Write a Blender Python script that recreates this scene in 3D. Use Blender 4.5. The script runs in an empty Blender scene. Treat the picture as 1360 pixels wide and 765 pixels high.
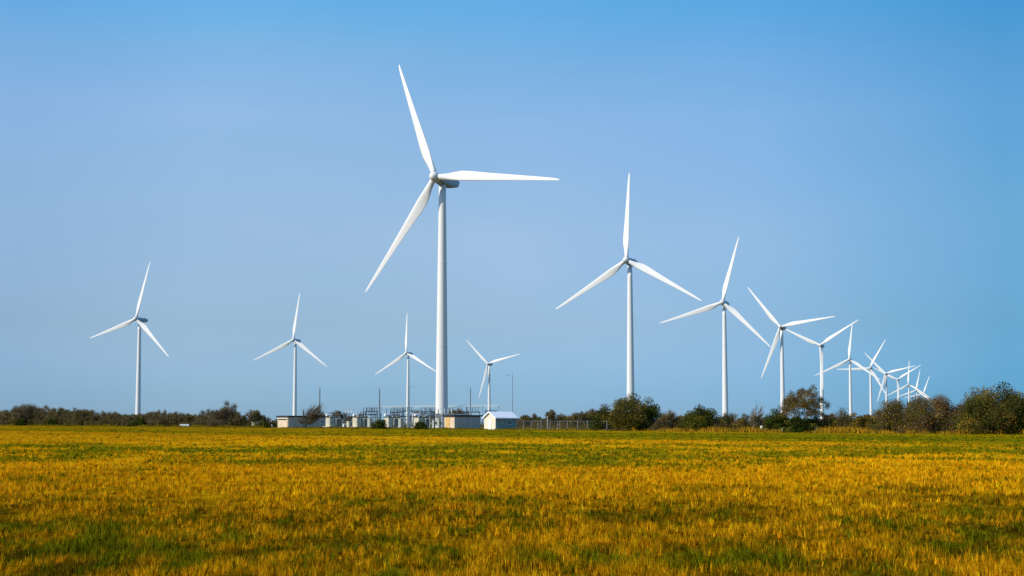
import bpy, bmesh, math, random
import numpy as np
from mathutils import Matrix, Vector
R_ = math.radians
scene = bpy.context.scene
col = scene.collection
rng = np.random.default_rng(7)
random.seed(7)

# ------------------------------------------------------------------ camera
F, CX, CY, YH, P, EYE = 1700.0, 680.0, 382.5, 569.0, R_(3.5), 2.5
SH = (YH - CY) - F * math.tan(P)
cP, sP = math.cos(P), math.sin(P)
cam = bpy.data.cameras.new("camera")
cam.sensor_width = 36.0
cam.lens = F / 1360.0 * 36.0
cam.shift_y = SH / 1360.0
cam.clip_start, cam.clip_end = 0.5, 20000
cam_o = bpy.data.objects.new("camera", cam)
cam_o.location = (0, 0, EYE)
cam_o.rotation_euler = (math.pi / 2 + P, 0, 0)
col.objects.link(cam_o)
scene.camera = cam_o

def ray(px, py):
    u = (CY + SH - py) / F
    v = (px - CX) / F
    d = np.array([v, cP - u * sP, sP + u * cP])
    return d / d[1]

# ------------------------------------------------------------------ noise
def vnoise(x, y, seed=0):
    x = np.asarray(x, float); y = np.asarray(y, float)
    xi = np.floor(x).astype(np.int64); yi = np.floor(y).astype(np.int64)
    fx = x - xi; fy = y - yi
    fx = fx * fx * (3 - 2 * fx); fy = fy * fy * (3 - 2 * fy)
    def h(i, j):
        n = (i * 374761393 + j * 668265263 + seed * 974711) & 0x7FFFFFFF
        n = ((n ^ (n >> 13)) * 1274126177) & 0x7FFFFFFF
        n = n ^ (n >> 16)
        return (n & 0xFFFF) / 65535.0
    a = h(xi, yi); b = h(xi + 1, yi); c = h(xi, yi + 1); d = h(xi + 1, yi + 1)
    return (a * (1 - fx) + b * fx) * (1 - fy) + (c * (1 - fx) + d * fx) * fy

def fbm(x, y, seed=0, o=4):
    s, amp, tot = 0, 1.0, 0
    for k in range(o):
        s = s + amp * vnoise(x * 2 ** k, y * 2 ** k, seed + k * 17); tot += amp; amp *= .55
    return s / tot

def sstep(a, b, x):
    t = np.clip((x - a) / (b - a), 0, 1)
    return t * t * (3 - 2 * t)

# ------------------------------------------------------------------ terrain
SL = .0083
NX, NY = .685, .729                      # the field edge is the line NX*x + NY*y = 193
EDGE = 193.0
def gbase(y):
    y = np.asarray(y, float)
    t = np.clip((y - 420) / 140, 0, 1)
    r = np.where(y < 420, SL * y, SL * 420 + SL * 140 * (t - t * t / 2))
    return np.where(y > 560, np.maximum(SL * 490 - (y - 560) * .0012, 1.5), r)

def gz(x, y):
    x = np.asarray(x, float); y = np.asarray(y, float)
    z = gbase(y)
    d = np.hypot(x, y)
    q = NX * x + NY * y
    fade = sstep(10, 18, d) * (1 - sstep(150, 190, q))
    z = z + fade * ((fbm(x / 7, y / 7, 3) - .5) * .13 + (fbm(x / 1.3, y / 1.3, 5, 2) - .5) * .07)
    return z

def gzf(x, y):
    return float(gz(x, y))

def at_edge(px, off=0.0):
    """ground point on the field edge (plus a distance behind it) seen at column px"""
    r = ray(px, YH)
    v = r[0]
    D = (EDGE + off) / (NX * v + NY)
    return v * D, D

def at_y(px, D):
    return ray(px, YH)[0] * D, D

# ------------------------------------------------------------------ materials
def mat(name, color, rough=.6, metal=0, noise=None, spec=.4):
    m = bpy.data.materials.new(name); m.use_nodes = True
    nt = m.node_tree; b = nt.nodes["Principled BSDF"]
    b.inputs["Base Color"].default_value = (*color, 1)
    b.inputs["Roughness"].default_value = rough
    b.inputs["Metallic"].default_value = metal
    b.inputs["Specular IOR Level"].default_value = spec
    if noise:
        sc, amt = noise[0], noise[1]
        stretch = noise[2] if len(noise) > 2 else (1, 1, 1)
        tc = nt.nodes.new("ShaderNodeTexCoord")
        mp = nt.nodes.new("ShaderNodeMapping"); mp.inputs["Scale"].default_value = stretch
        tx = nt.nodes.new("ShaderNodeTexNoise"); tx.inputs["Scale"].default_value = sc
        tx.inputs["Detail"].default_value = 5
        rp = nt.nodes.new("ShaderNodeMapRange")
        rp.inputs[1].default_value = .3; rp.inputs[2].default_value = .7
        rp.inputs[3].default_value = 1 - amt; rp.inputs[4].default_value = 1 + amt * .4
        mx = nt.nodes.new("ShaderNodeVectorMath"); mx.operation = 'SCALE'
        mx.inputs[0].default_value = color
        nt.links.new(tc.outputs["Object"], mp.inputs["Vector"])
        nt.links.new(mp.outputs[0], tx.inputs["Vector"])
        nt.links.new(tx.outputs["Fac"], rp.inputs[0])
        nt.links.new(rp.outputs[0], mx.inputs["Scale"])
        nt.links.new(mx.outputs[0], b.inputs["Base Color"])
    return m

def attr_mat(name, transl=.35, noise=0, rough=.7):
    """colour from the mesh's own Col attribute (each leaf or blade has its own colour)"""
    m = bpy.data.materials.new(name); m.use_nodes = True
    nt = m.node_tree; nt.nodes.clear()
    out = nt.nodes.new("ShaderNodeOutputMaterial")
    at = nt.nodes.new("ShaderNodeAttribute"); at.attribute_name = "Col"
    src = at.outputs["Color"]
    if noise:
        tc = nt.nodes.new("ShaderNodeTexCoord")
        tx = nt.nodes.new("ShaderNodeTexNoise"); tx.inputs["Scale"].default_value = noise
        tx.inputs["Detail"].default_value = 8; tx.inputs["Roughness"].default_value = .75
        rp = nt.nodes.new("ShaderNodeMapRange")
        rp.inputs[1].default_value = .3; rp.inputs[2].default_value = .7
        rp.inputs[3].default_value = .45; rp.inputs[4].default_value = 1.35
        mx = nt.nodes.new("ShaderNodeVectorMath"); mx.operation = 'SCALE'
        nt.links.new(tc.outputs["Object"], tx.inputs["Vector"])
        nt.links.new(tx.outputs["Fac"], rp.inputs[0])
        nt.links.new(src, mx.inputs[0]); nt.links.new(rp.outputs[0], mx.inputs["Scale"])
        src = mx.outputs[0]
    df = nt.nodes.new("ShaderNodeBsdfDiffuse"); df.inputs["Roughness"].default_value = .5
    nt.links.new(src, df.inputs["Color"])
    last = df.outputs[0]
    if transl:
        tr = nt.nodes.new("ShaderNodeBsdfTranslucent"); nt.links.new(src, tr.inputs["Color"])
        ms = nt.nodes.new("ShaderNodeMixShader"); ms.inputs[0].default_value = transl
        nt.links.new(last, ms.inputs[1]); nt.links.new(tr.outputs[0], ms.inputs[2])
        last = ms.outputs[0]
    nt.links.new(last, out.inputs["Surface"])
    return m

M = dict(
    turbine=mat("turbine_white_paint", (.72, .70, .665), .5, noise=(.12, .04, (1, 1, .25)), spec=.25),
    nacelle=mat("nacelle_paint", (.29, .38, .44), .5, noise=(.3, .06)),
    steel=mat("galvanised_steel", (.26, .33, .37), .5, .2, noise=(2, .2)),
    darksteel=mat("dark_steel", (.10, .12, .13), .5, .3, noise=(2, .2)),
    porcelain=mat("dark_porcelain", (.045, .055, .075), .3),
    whiteins=mat("white_insulator", (.78, .78, .76), .4),
    paleequip=mat("pale_equipment_paint", (.66, .61, .46), .5, noise=(1.2, .15)),
    greyequip=mat("grey_equipment_paint", (.40, .40, .33), .5, noise=(1.2, .2)),
    plinth=mat("concrete_plinth", (.50, .40, .26), .85, noise=(3, .25)),
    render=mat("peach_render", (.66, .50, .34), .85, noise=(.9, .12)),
    greyshade=mat("board_wall_shade_grey", (.43, .40, .34), .8, noise=(1.3, .16, (3, 3, .3))),  # shade of the long sides put into the wall colour
    cream=mat("cream_board_wall", (.72, .64, .48), .75, noise=(1.5, .08, (3, 3, .3))),
    tealshade=mat("board_wall_shade_teal", (.19, .28, .25), .75, noise=(1.5, .15, (3, 3, .3))),  # hut's long sides darkened to teal, their shade painted into the colour
    white=mat("white_trim_paint", (.82, .81, .79), .5),
    door=mat("white_door_paint", (.80, .74, .70), .5, noise=(2, .06)),
    ochre=mat("ochre_door_paint", (.62, .40, .13), .6, noise=(2, .1)),
    metalroof=mat("pale_metal_roof", (.80, .82, .85), .45, .0, noise=(1.2, .08, (4, 1, 1))),
    felt=mat("dark_roofing_felt", (.028, .03, .033), .85, noise=(2, .3)),
    glass=mat("window_glass", (.03, .045, .06), .08, spec=.6),
    wood=mat("weathered_wood", (.42, .30, .14), .85, noise=(3, .3)),
    post=mat("pale_concrete_post", (.32, .32, .28), .8, noise=(4, .2)),
    wire=mat("fence_wire", (.22, .25, .26), .5, .5),
    stone=mat("whitish_stone", (.72, .68, .58), .9, noise=(4, .2)),
    bark=mat("dark_bark", (.075, .052, .032), .9, noise=(5, .35)),
    palebark=mat("pale_bark", (.42, .34, .23), .9, noise=(5, .3)),
    leaf=attr_mat("foliage", .3),
    twig=attr_mat("twigs", .0),
    grass=attr_mat("field_grass", .42),
    ground=attr_mat("field_soil", 0, noise=1.6),
)

# ------------------------------------------------------------------ helpers
def link(name, me, m=None, parent=None):
    o = bpy.data.objects.new(name, me); col.objects.link(o)
    if m is not None and me is not None: me.materials.append(m)
    if parent: o.parent = parent
    return o

def obj(name, bm, m, parent=None, smooth=False):
    bmesh.ops.recalc_face_normals(bm, faces=bm.faces)
    me = bpy.data.meshes.new(name); bm.to_mesh(me); bm.free()
    if smooth: me.shade_smooth()
    return link(name, me, m, parent)

def tag(o, label, cat, group=None, kind=None):
    o["label"] = label; o["category"] = cat
    if group: o["group"] = group
    if kind: o["kind"] = kind
    return o

def thing(name, loc, rz=0.0):
    o = bpy.data.objects.new(name, None); o.empty_display_size = .2
    o.location = loc; o.rotation_euler = (0, 0, rz); col.objects.link(o)
    return o

def dup(root):
    r = root.copy(); col.objects.link(r)
    for ch in list(root.children):
        c = ch.copy(); col.objects.link(c); c.parent = r
        for g in ch.children:
            d = g.copy(); col.objects.link(d); d.parent = c
    return r

def box(bm, x0, x1, y0, y1, z0, z1):
    v = [bm.verts.new(p) for p in ((x0, y0, z0), (x1, y0, z0), (x1, y1, z0), (x0, y1, z0),
                                   (x0, y0, z1), (x1, y0, z1), (x1, y1, z1), (x0, y1, z1))]
    for f in ((0, 3, 2, 1), (4, 5, 6, 7), (0, 1, 5, 4), (1, 2, 6, 5), (2, 3, 7, 6), (3, 0, 4, 7)):
        bm.faces.new([v[i] for i in f])
    return bm

def ring_tube(bm, pts, rad, n=8, cap=True):
    pts = [Vector(p) for p in pts]
    rings = []
    for i, p in enumerate(pts):
        d = (pts[min(i + 1, len(pts) - 1)] - pts[max(i - 1, 0)])
        d.normalize()
        a = d.orthogonal().normalized() if abs(d.z) < .999 else Vector((1, 0, 0))
        if abs(d.z) < .999:
            a = d.cross(Vector((0, 0, 1))).normalized()
        b = d.cross(a)
        r = rad[i] if hasattr(rad, '__len__') else rad
        rings.append([bm.verts.new(p + (a * math.cos(2 * math.pi * k / n) + b * math.sin(2 * math.pi * k / n)) * r) for k in range(n)])
    for i in range(len(rings) - 1):
        for k in range(n):
            bm.faces.new((rings[i][k], rings[i][(k + 1) % n], rings[i + 1][(k + 1) % n], rings[i + 1][k]))
    if cap:
        bm.faces.new(rings[0][::-1]); bm.faces.new(rings[-1])
    return bm

def np_mesh(name, verts, faces, colors=None, smooth=False):
    """verts (N,3), faces (K,3|4), colours per vertex (N,3)"""
    me = bpy.data.meshes.new(name)
    n, k = faces.shape
    me.vertices.add(len(verts)); me.vertices.foreach_set("co", verts.astype(np.float32).ravel())
    me.loops.add(n * k); me.loops.foreach_set("vertex_index", faces.astype(np.int32).ravel())
    me.polygons.add(n)
    me.polygons.foreach_set("loop_start", np.arange(0, n * k, k, dtype=np.int32))
    me.polygons.foreach_set("loop_total", np.full(n, k, np.int32))
    if smooth: me.polygons.foreach_set("use_smooth", np.ones(n, bool))
    me.update(calc_edges=True)
    if colors is not None:
        a = me.attributes.new("Col", 'FLOAT_COLOR', 'POINT')
        c = np.ones((len(verts), 4), np.float32); c[:, :3] = colors
        a.data.foreach_set("color", c.ravel())
    me.validate()
    return me

# ------------------------------------------------------------------ field colours
GOLD = np.array((.82, .41, .005)); BROWN = np.array((.52, .235, .005)); OLIVE = np.array((.26, .185, .006))
GREEN = np.array((.19, .185, .004)); DARKG = np.array((.042, .048, .004)); STRIPG = np.array((.165, .165, .003))
SPOTS = []
for px, py, rx, ry, s, kind in (
    (45, 698, 75, 9, .8, 'g'), (150, 708, 60, 10, .7, 'g'), (300, 716, 80, 10, .8, 'g'), (480, 722, 90, 14, .8, 'g'), (560, 740, 70, 14, .8, 'g'),
    (760, 742, 90, 14, .7, 'g'), (900, 752, 120, 14, .9, 'g'), (1275, 731, 80, 13, 1, 'g'), (1200, 735, 60, 9, .6, 'g'),
    (1245, 687, 55, 6, .8, 'g'), (1140, 692, 45, 6, .6, 'g'), (985, 730, 70, 12, .5, 'g'), (20, 754, 40, 8, .5, 'g'), (650, 752, 40, 9, .6, 'g'),
    (75, 741, 70, 7, .9, 'd'), (108, 730, 22, 7, .9, 'd'), (800, 681, 34, 3.5, .8, 'd'), (860, 681, 40, 3, .5, 'd'), (1280, 661, 110, 3.5, .8, 'd'),
    (1180, 664, 60, 3, .5, 'd'), (488, 672, 14, 2.5, .6, 'd'), (545, 672, 24, 2.5, .5, 'd'), (1325, 662, 50, 3, .6, 'd'), (420, 755, 50, 9, .5, 'd'),
    (1000, 684, 80, 4, .4, 'd'), (1090, 757, 60, 8, .4, 'd'), (700, 676, 30, 3, .4, 'd')):
    def gy(y): return EYE / ((y - YH) / F + SL)
    D = gy(py); D0, D1 = gy(py + ry), gy(py - ry)
    SPOTS.append((ray(px, YH)[0] * D, D, rx / F * D, (D1 - D0) / 2, s, kind))

def field_state(x, y):
    """(green amount, dark amount, brown tone, edge strip) of the crop at a ground point"""
    q = NX * x + NY * y
    n1 = fbm(x / 22 + 3, y / 34 + 9, 11); n2 = fbm(x / 4.5, y / 5.5, 23); n3 = fbm(x / .45, y / 1.6, 31, 3)
    nb = fbm(x / 60, y / 60, 41, 2) - .5
    qq = q + nb * 18
    dd = y + .05 * x + nb * 14
    band = sstep(66, 76, dd) * (1 - sstep(114, 126, dd))          # patchy green strip across the middle of the field
    edge = sstep(106, 116, qq)                                   # greener mown grass by the hedge
    left = 1 - sstep(-60, 10, x)
    g = band * sstep(.37, .55, n1 * .35 + n2 * .4 + n3 * .25 - .035 + .06 * left) * (.8 + .15 * left)
    streak = fbm(q / 5, (x * .729 - y * .685) / 70, 77, 3)
    g = np.maximum(g, edge * np.clip(.72 + 1.3 * (streak - .45) - left * .3, 0, 1))
    near = 1 - sstep(28, 46, y)
    mott = sstep(.34, .58, n3 + (n2 - .5) * .5)                  # straw clumps standing in the green
    g = np.maximum(g, near * sstep(.47, .62, n2 * .45 + n3 * .35 + n1 * .2) * .85 * (.2 + .8 * mott))
    g = np.maximum(g, sstep(.56, .70, n2 * .6 + n3 * .4) * .55)
    d = near * sstep(.55, .68, fbm(x / 1.2 + 50, y / 1.6, 61)) * .75
    d = d + sstep(.60, .74, fbm(x / 3.5, y / 3.2, 67, 3)) * .5 + near * .08
    for sx, sy, rx, ry, s, kind in SPOTS:
        e = ((x - sx) / rx) ** 2 + ((y - sy) / ry) ** 2
        w = (1 - sstep(.2, 1.5, e + (n2 - .5) * 2.2 + (n3 - .5) * 1.6)) * s
        if kind == 'g': g = np.maximum(g, w * (.12 + .78 * mott))
        else: d = np.maximum(d, w)
    br = np.clip(.12 + near * .25 + (1 - sstep(40, 85, y)) * .10 + left * .30 + sstep(88, 102, qq) * .22 + (n2 - .5) * 1.0 + (n3 - .5) * .9, 0, 1)
    return np.clip(g, 0, 1), np.clip(d, 0, 1), br, edge

def field_color(x, y):
    g, d, br, edge = field_state(x, y)
    c = GOLD * (1 - br[:, None]) + BROWN * br[:, None]
    gc = GREEN * (1 - edge[:, None]) + STRIPG * edge[:, None]
    c = c * (1 - g[:, None]) + gc * g[:, None]
    c = c * (1 - d[:, None] * .8) + DARKG * (d[:, None] * .8)
    return c, g, d

# ------------------------------------------------------------------ ground sheet
def build_ground():
    ang = np.concatenate([np.linspace(-180, -34, 40)[:-1], np.linspace(-34, 34, 420), np.linspace(34, 180, 40)[1:-1]])
    rad = np.concatenate([[0.5, 4, 9, 13], np.geomspace(16, 470, 420), np.geomspace(520, 9000, 30)])
    A, Rr = np.meshgrid(np.radians(ang), rad)
    x = (np.sin(A) * Rr).ravel(); y = (np.cos(A) * Rr).ravel()
    z = gz(x, y)
    z = np.where(y < 0, gbase(np.maximum(y, -60)), z)
    nA, nR = len(ang), len(rad)
    i = np.arange(nR - 1)[:, None] * nA + np.arange(nA)[None, :]
    j = np.arange(nR - 1)[:, None] * nA + (np.arange(nA)[None, :] + 1) % nA
    f = np.stack([i, i + nA, j + nA, j], -1).reshape(-1, 4)
    c0 = np.arange(nA)
    v = np.stack([x, y, z], 1)
    q = NX * x + NY * y
    cc, g, d = field_color(x, y)
    cc = cc * (.30 + .32 * sstep(25, 70, y))[:, None]  # ground darkened nearby, painting shadow gaps between the tufts
    far = np.array((.11, .095, .025))
    w = sstep(EDGE + 2, EDGE + 10, q)[:, None]
    cc = cc * (1 - w) + far * w
    me = np_mesh("field", v, f[:, ::-1], cc, smooth=True)
    o = link("field", me, M["ground"])
    o["kind"] = "structure"; o["label"] = "flat golden stubble field with greener strips"
    o["category"] = "field"
build_ground()

# ------------------------------------------------------------------ grass blades
def build_grass(ntuft=150000, per=6):
    nt_ = ntuft
    px = rng.uniform(-140, 1500, nt_)
    ytop = 565 + px / 1360 * 12.0
    py = ytop + (800.0 - ytop) * rng.uniform(0, 1, nt_) ** .9
    v = (px - CX) / F
    D = EYE / ((py - YH) / F + SL)
    De = EDGE / (NX * v + NY)
    D = np.minimum(D * rng.uniform(.97, 1.03, nt_), De + rng.uniform(-6, 2.5, nt_))
    tx = v * D; ty = D
    c, g, d = field_color(tx, ty)
    # every tuft is one plant: straw or green leaf
    gr = rng.uniform(0, 1, nt_) < g * .8
    c = np.where(gr[:, None], GREEN + (STRIPG - GREEN) * rng.uniform(0, 1, (nt_, 1)) ** 1.5, c)
    u = rng.uniform(0, 1, (nt_, 1)); nr = (1 - sstep(34, 60, ty))[:, None]
    c = c * ((.42 + 1.0 * u ** .8) * (1 - nr) + (.30 + 1.45 * u ** 1.5) * nr); c[:, 1] *= rng.uniform(.88, 1.12, nt_)
    # gaps: some ground stays thin
    thin = sstep(.42, .60, fbm(tx / .9, ty / 1.5, 93, 3))
    keep = rng.uniform(0, 1, nt_) < np.where(ty > 45, .5, .16) + np.where(ty > 45, .5, .74) * thin
    tall = (.10 + .15 * fbm(tx / 1.0, ty / 1.6, 91, 3)) * rng.uniform(.5, 1.55, nt_) * (1 - d * .5) * np.where(ty > 100, .75, .84)
    tx, ty, c, tall, D = tx[keep], ty[keep], c[keep], tall[keep], D[keep]
    m = len(tx)
    k = np.repeat(np.arange(m), per); n = len(k)
    rad = np.maximum(.016, D[k] / 1280 * .75)
    x = tx[k] + rng.normal(0, 1, n) * rad; y = ty[k] + rng.normal(0, 1, n) * rad
    z = gz(x, y)
    h = tall[k] * rng.uniform(.55, 1.25, n)
    w = np.maximum(.0095, D[k] / 1280.0 * .46) * rng.uniform(.7, 1.5, n)
    a = rng.uniform(0, np.pi, n); ux, uy = np.cos(a), np.sin(a)
    lean = (rng.normal(0, .16, (n, 2)) + rng.normal(0, .16, (m, 2))[k]) * h[:, None]
    v0 = np.stack([x - ux * w, y - uy * w, z - .02], 1)
    v1 = np.stack([x + ux * w, y + uy * w, z - .02], 1)
    v2 = np.stack([x + lean[:, 0] + ux * w * .25, y + lean[:, 1] + uy * w * .25, z + h], 1)
    verts = np.stack([v0, v1, v2], 1).reshape(-1, 3)
    cols = np.repeat(np.clip(c[k] * rng.uniform(.75, 1.25, (n, 1)), 0, .95), 3, 0)
    o = link("field_grass", np_mesh("field_grass", verts, np.arange(3 * n).reshape(-1, 3), cols), M["grass"])
    tag(o, "golden stubble and green grass covering the whole field", "grass", kind="stuff")
build_grass()

def rough_strip(px0, px1, n, hmin, hmax, depth0, depth1, pal, name, label, cat, wid=.05):
    px = rng.uniform(px0, px1, n); off = rng.uniform(depth0, depth1, n)
    v = (px - CX) / F
    D = (EDGE + off) / (NX * v + NY)
    x = v * D; y = D; z = gz(x, y)
    cl = fbm(x / 3.5, y / 3.5, 131, 3)
    keep = rng.uniform(0, 1, n) < sstep(.3, .55, cl)
    x, y, z, cl = x[keep], y[keep], z[keep], cl[keep]; n = len(x)
    h = (hmin + (hmax - hmin) * sstep(.3, .75, cl)) * rng.uniform(.6, 1.15, n)
    w = wid * rng.uniform(.6, 1.4, n)
    a = rng.uniform(0, np.pi, n); ux, uy = np.cos(a), np.sin(a)
    lean = rng.normal(0, .3, (n, 2)) * h[:, None]
    pal = np.array(pal)
    c = pal[rng.integers(0, len(pal), n)] * rng.uniform(.6, 1.4, (n, 1))
    v0 = np.stack([x - ux * w, y - uy * w, z - .05], 1); v1 = np.stack([x + ux * w, y + uy * w, z - .05], 1)
    v2 = np.stack([x + lean[:, 0], y + lean[:, 1], z + h], 1)
    o = link(name, np_mesh(name, np.stack([v0, v1, v2], 1).reshape(-1, 3), np.arange(3 * n).reshape(-1, 3), np.repeat(c, 3, 0)), M["leaf"])
    tag(o, label, cat, kind="stuff")
rough_strip(840, 1470, 16000, .35, 1.15, -2.5, 3.5, [(.68, .36, .02), (.56, .29, .02), (.36, .22, .015), (.18, .14, .01)],
            "rough_grass", "tall rough golden grass along the foot of the right hedge", "grass", .06)
rough_strip(-120, 350, 15000, .15, .75, -3.0, 1.5, [(.40, .25, .02), (.28, .18, .015), (.15, .13, .01), (.22, .17, .02)],
            "margin_weeds", "uneven dry weeds along the field margin below the left hedge", "weeds", .09)
rough_strip(690, 840, 4000, .2, .6, -1.5, 3.0, [(.40, .24, .02), (.22, .17, .01)],
            "verge_grass", "short yellow verge grass under the wire fence", "grass", .06)
rough_strip(330, 690, 7000, .15, .5, -2.0, 6.0, [(.34, .22, .02), (.18, .15, .01), (.10, .10, .01)],
            "yard_grass", "short weedy grass around the substation", "grass", .07)

# ------------------------------------------------------------------ trees and shrubs
def plant_mesh(seed, H, W, leaves, leaf, pal, twigs, twigpal, lean=0.0, low=.1, nclump=60, flat=1.0, stems=4, stemr=None, spread=.55, tw=.018, clsize=.13, bark="bark", hollow=0.0, fan=0.0):
    """returns (trunk mesh, crown mesh): stems and limbs grown to clumps spread through the crown's volume"""
    r = np.random.default_rng(seed)
    # clump centres in a windswept dome
    C = []
    while len(C) < nclump:
        p = r.uniform(-1, 1, 3); p[2] = r.uniform(0, 1)
        e = p[0] ** 2 + p[1] ** 2 + (p[2]) ** 2 * flat
        if e > 1 or e < hollow: continue
        if e < .35 and r.uniform() < .5: continue
        lump = .78 + .35 * r.uniform()
        C.append((p[0] * W / 2 * lump, p[1] * W / 2 * lump, (low + (1 - low) * .93 * p[2] * lump) * H))
    C = np.array(C)
    C[:, 0] += lean * H * np.clip(C[:, 2] / H, 0, 1) ** 1.4
    bm = bmesh.new()
    stemr = stemr or H * .018
    nodes = []
    for s in range(stems):
        a = 2 * math.pi * (s + r.uniform(-.3, .3)) / stems
        b = np.array((math.cos(a), math.sin(a), 0)) * (W * .05 if stems > 1 else 0)
        top = C[r.integers(len(C))] * np.array((spread, spread, .85)); top[2] = H * r.uniform(.55, .85)
        top[0] += lean * H * .3
        pts, rr = [], []
        wob = r.normal(0, .03 * H, (6, 3)); wob[0] = 0; wob[:, 2] *= .2
        for i in range(6):
            t = i / 5
            p = b * (1 - t) + top * t; p[2] = top[2] * t
            p[:2] = b[:2] + (top[:2] - b[:2]) * t ** 1.3
            p = p + wob[i]
            if i == 0: p[2] = -.25
            pts.append(p); rr.append(stemr * (1 - .8 * t) * r.uniform(.9, 1.1))
            if i >= 1: nodes.append((p, rr[-1]))
        ring_tube(bm, pts, rr, 6)
    npos = np.array([n[0] for n in nodes])
    for c in C:
        d = np.linalg.norm(npos - c, axis=1) + np.where(npos[:, 2] > c[2], H * .4, 0)
        k = int(d.argmin()); p0, r0 = npos[k], nodes[k][1]
        mid = (p0 + c) / 2 + r.normal(0, .03 * H, 3)
        ring_tube(bm, [p0, mid, c], [min(r0 * .6, stemr * .4), stemr * .22, stemr * .08], 4)
    bmesh.ops.recalc_face_normals(bm, faces=bm.faces)
    tm = bpy.data.meshes.new("trunk"); bm.to_mesh(tm); bm.free(); tm.materials.append(M[bark])
    V, Fc, K = [], [], []
    base = 0
    pal = np.array(pal); twigpal = np.array(twigpal)
    cl_col = pal[r.integers(0, len(pal), len(C))] * r.uniform(.65, 1.35, (len(C), 1))
    sig = clsize * min(H, W)
    def blob(n, k):
        g = r.normal(0, 1, (n, 3)); ln = np.linalg.norm(g, axis=1, keepdims=True)
        return g / ln * np.minimum(ln, 1.75) * k
    if twigs:
        n = twigs
        k = r.integers(0, len(C), n)
        s = C[k] + blob(n, sig * .45)
        dirv = r.normal(0, 1, (n, 3)); dirv[:, 2] = np.abs(dirv[:, 2]) * .9 + .25; dirv[:, 0] += lean * 1.6
        out = C[k] - np.array((lean * H * .4, 0, H * .35)); out /= np.linalg.norm(out, axis=1)[:, None] + 1e-6
        dirv = dirv / np.linalg.norm(dirv, axis=1)[:, None] * (1 - fan) + out * (.7 + fan)
        dirv /= np.linalg.norm(dirv, axis=1)[:, None]
        L = sig * r.uniform(.6, 2.0, n)
        e = s + dirv * L[:, None]
        if fan:
            s = C[k] * np.array((.9, .9, 1)) * r.uniform(.5, .9, (n, 1)) + r.normal(0, .012 * H, (n, 3))
            e = C[k] * r.uniform(.92, 1.08, (n, 1)) + r.normal(0, .03 * H, (n, 3))
            dirv = (e - s) / (np.linalg.norm(e - s, axis=1)[:, None] + 1e-6)
        sd = np.cross(dirv, r.normal(0, 1, (n, 3))); sd /= np.linalg.norm(sd, axis=1)[:, None] + 1e-6
        w = tw * r.uniform(.6, 1.5, n)[:, None]
        V.append(np.stack([s - sd * w, s + sd * w, e], 1).reshape(-1, 3))
        cc = twigpal[r.integers(0, len(twigpal), n)] * r.uniform(.6, 1.4, (n, 1))
        K.append(np.repeat(cc, 3, 0))
    if leaves:
        n = leaves
        k = r.integers(0, len(C), n)
        p = C[k] + blob(n, sig) * np.array((1, 1, .8))
        p[:, 2] = np.maximum(p[:, 2], .05)
        a = r.normal(0, 1, (n, 3)); a /= np.linalg.norm(a, axis=1)[:, None]
        b = np.cross(a, r.normal(0, 1, (n, 3))); b /= np.linalg.norm(b, axis=1)[:, None] + 1e-6
        sz = leaf * r.uniform(.6, 1.4, (n, 1))
        cc = cl_col[k] * r.uniform(.6, 1.45, (n, 1))
        t1 = np.stack([p - a * sz * .5, p + b * sz * .38, p + a * sz * .6], 1).reshape(-1, 3)
        t2 = np.stack([p - a * sz * .5, p + a * sz * .6, p - b * sz * .38], 1).reshape(-1, 3)
        V += [t1, t2]; K += [np.repeat(cc, 3, 0)] * 2
    V = np.concatenate(V); K = np.clip(np.concatenate(K), 0, .9)
    cm = np_mesh("crown", V, np.arange(len(V)).reshape(-1, 3), K)
    cm.materials.append(M["leaf"])
    return tm, cm

def plant(name, meshes, px, off, label, cat, group=None, rz=0.0, sc=1.0, xy=None):
    x, y = xy if xy else at_edge(px, off)
    t = thing(name, (x, y, gzf(x, y) - .02), rz)
    t.scale = (sc, sc, sc)
    link("trunk", meshes[0], None, t); link("crown", meshes[1], None, t)
    return tag(t, label, cat, group)

DKG = [(.055, .075, .012), (.085, .10, .014), (.036, .050, .009), (.12, .125, .016)]
OLV = [(.16, .125, .014), (.115, .105, .014), (.21, .145, .016), (.065, .068, .011)]
BRN = [(.22, .13, .024), (.16, .10, .022), (.27, .16, .028), (.10, .075, .016)]
GRY = [(.19, .145, .075), (.135, .11, .058), (.25, .19, .10), (.09, .08, .04)]
TW = [(.22, .165, .085), (.15, .115, .06), (.30, .225, .13), (.10, .08, .04)]
TWB = [(.12, .085, .04), (.18, .125, .055), (.075, .058, .028)]

# --- left hedge: shrubs nobody can tell apart
GRY_F = [(c[0] * 1.35, c[1] * 1.3, c[2] * 1.1) for c in GRY]; TW_F = [(c[0] * 1.1, c[1] * 1.08, c[2] * 1.0) for c in TW]  # far hedge palettes lightened to stand in for distance haze
protoL = []
for k in range(7):
    H, W = (4.3, 7.5)
    tw_, lf_ = ((5200, 1500), (3600, 2600), (5600, 900), (4200, 2300), (3000, 3000), (5000, 1600), (4600, 1800))[k]
    pal = (GRY_F, BRN, GRY_F, OLV, OLV, BRN, OLV)[k]
    protoL.append(plant_mesh(100 + k, H, W, lf_, .22, pal, tw_, TW_F, lean=.12, low=.06, nclump=70, stems=6, flat=.9, tw=.035, clsize=.12))
LH = "shrubs of the far hedge along the left field edge"
LL = "low grey brown leafless shrub in the far hedge along the left field edge"
hrand = random.Random(5)
def topline(px):
    xs = [-80, 0, 20, 35, 55, 70, 95, 120, 140, 160, 176, 190, 205, 225, 245, 262, 285, 300, 318, 335, 350, 372]
    ys = [541, 543, 541, 539, 541, 543, 543, 545, 547, 547, 550, 547, 545, 546, 547, 547, 545, 545, 552, 551, 553, 553]
    return float(np.interp(px, xs, ys))
px = -70.0
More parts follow.
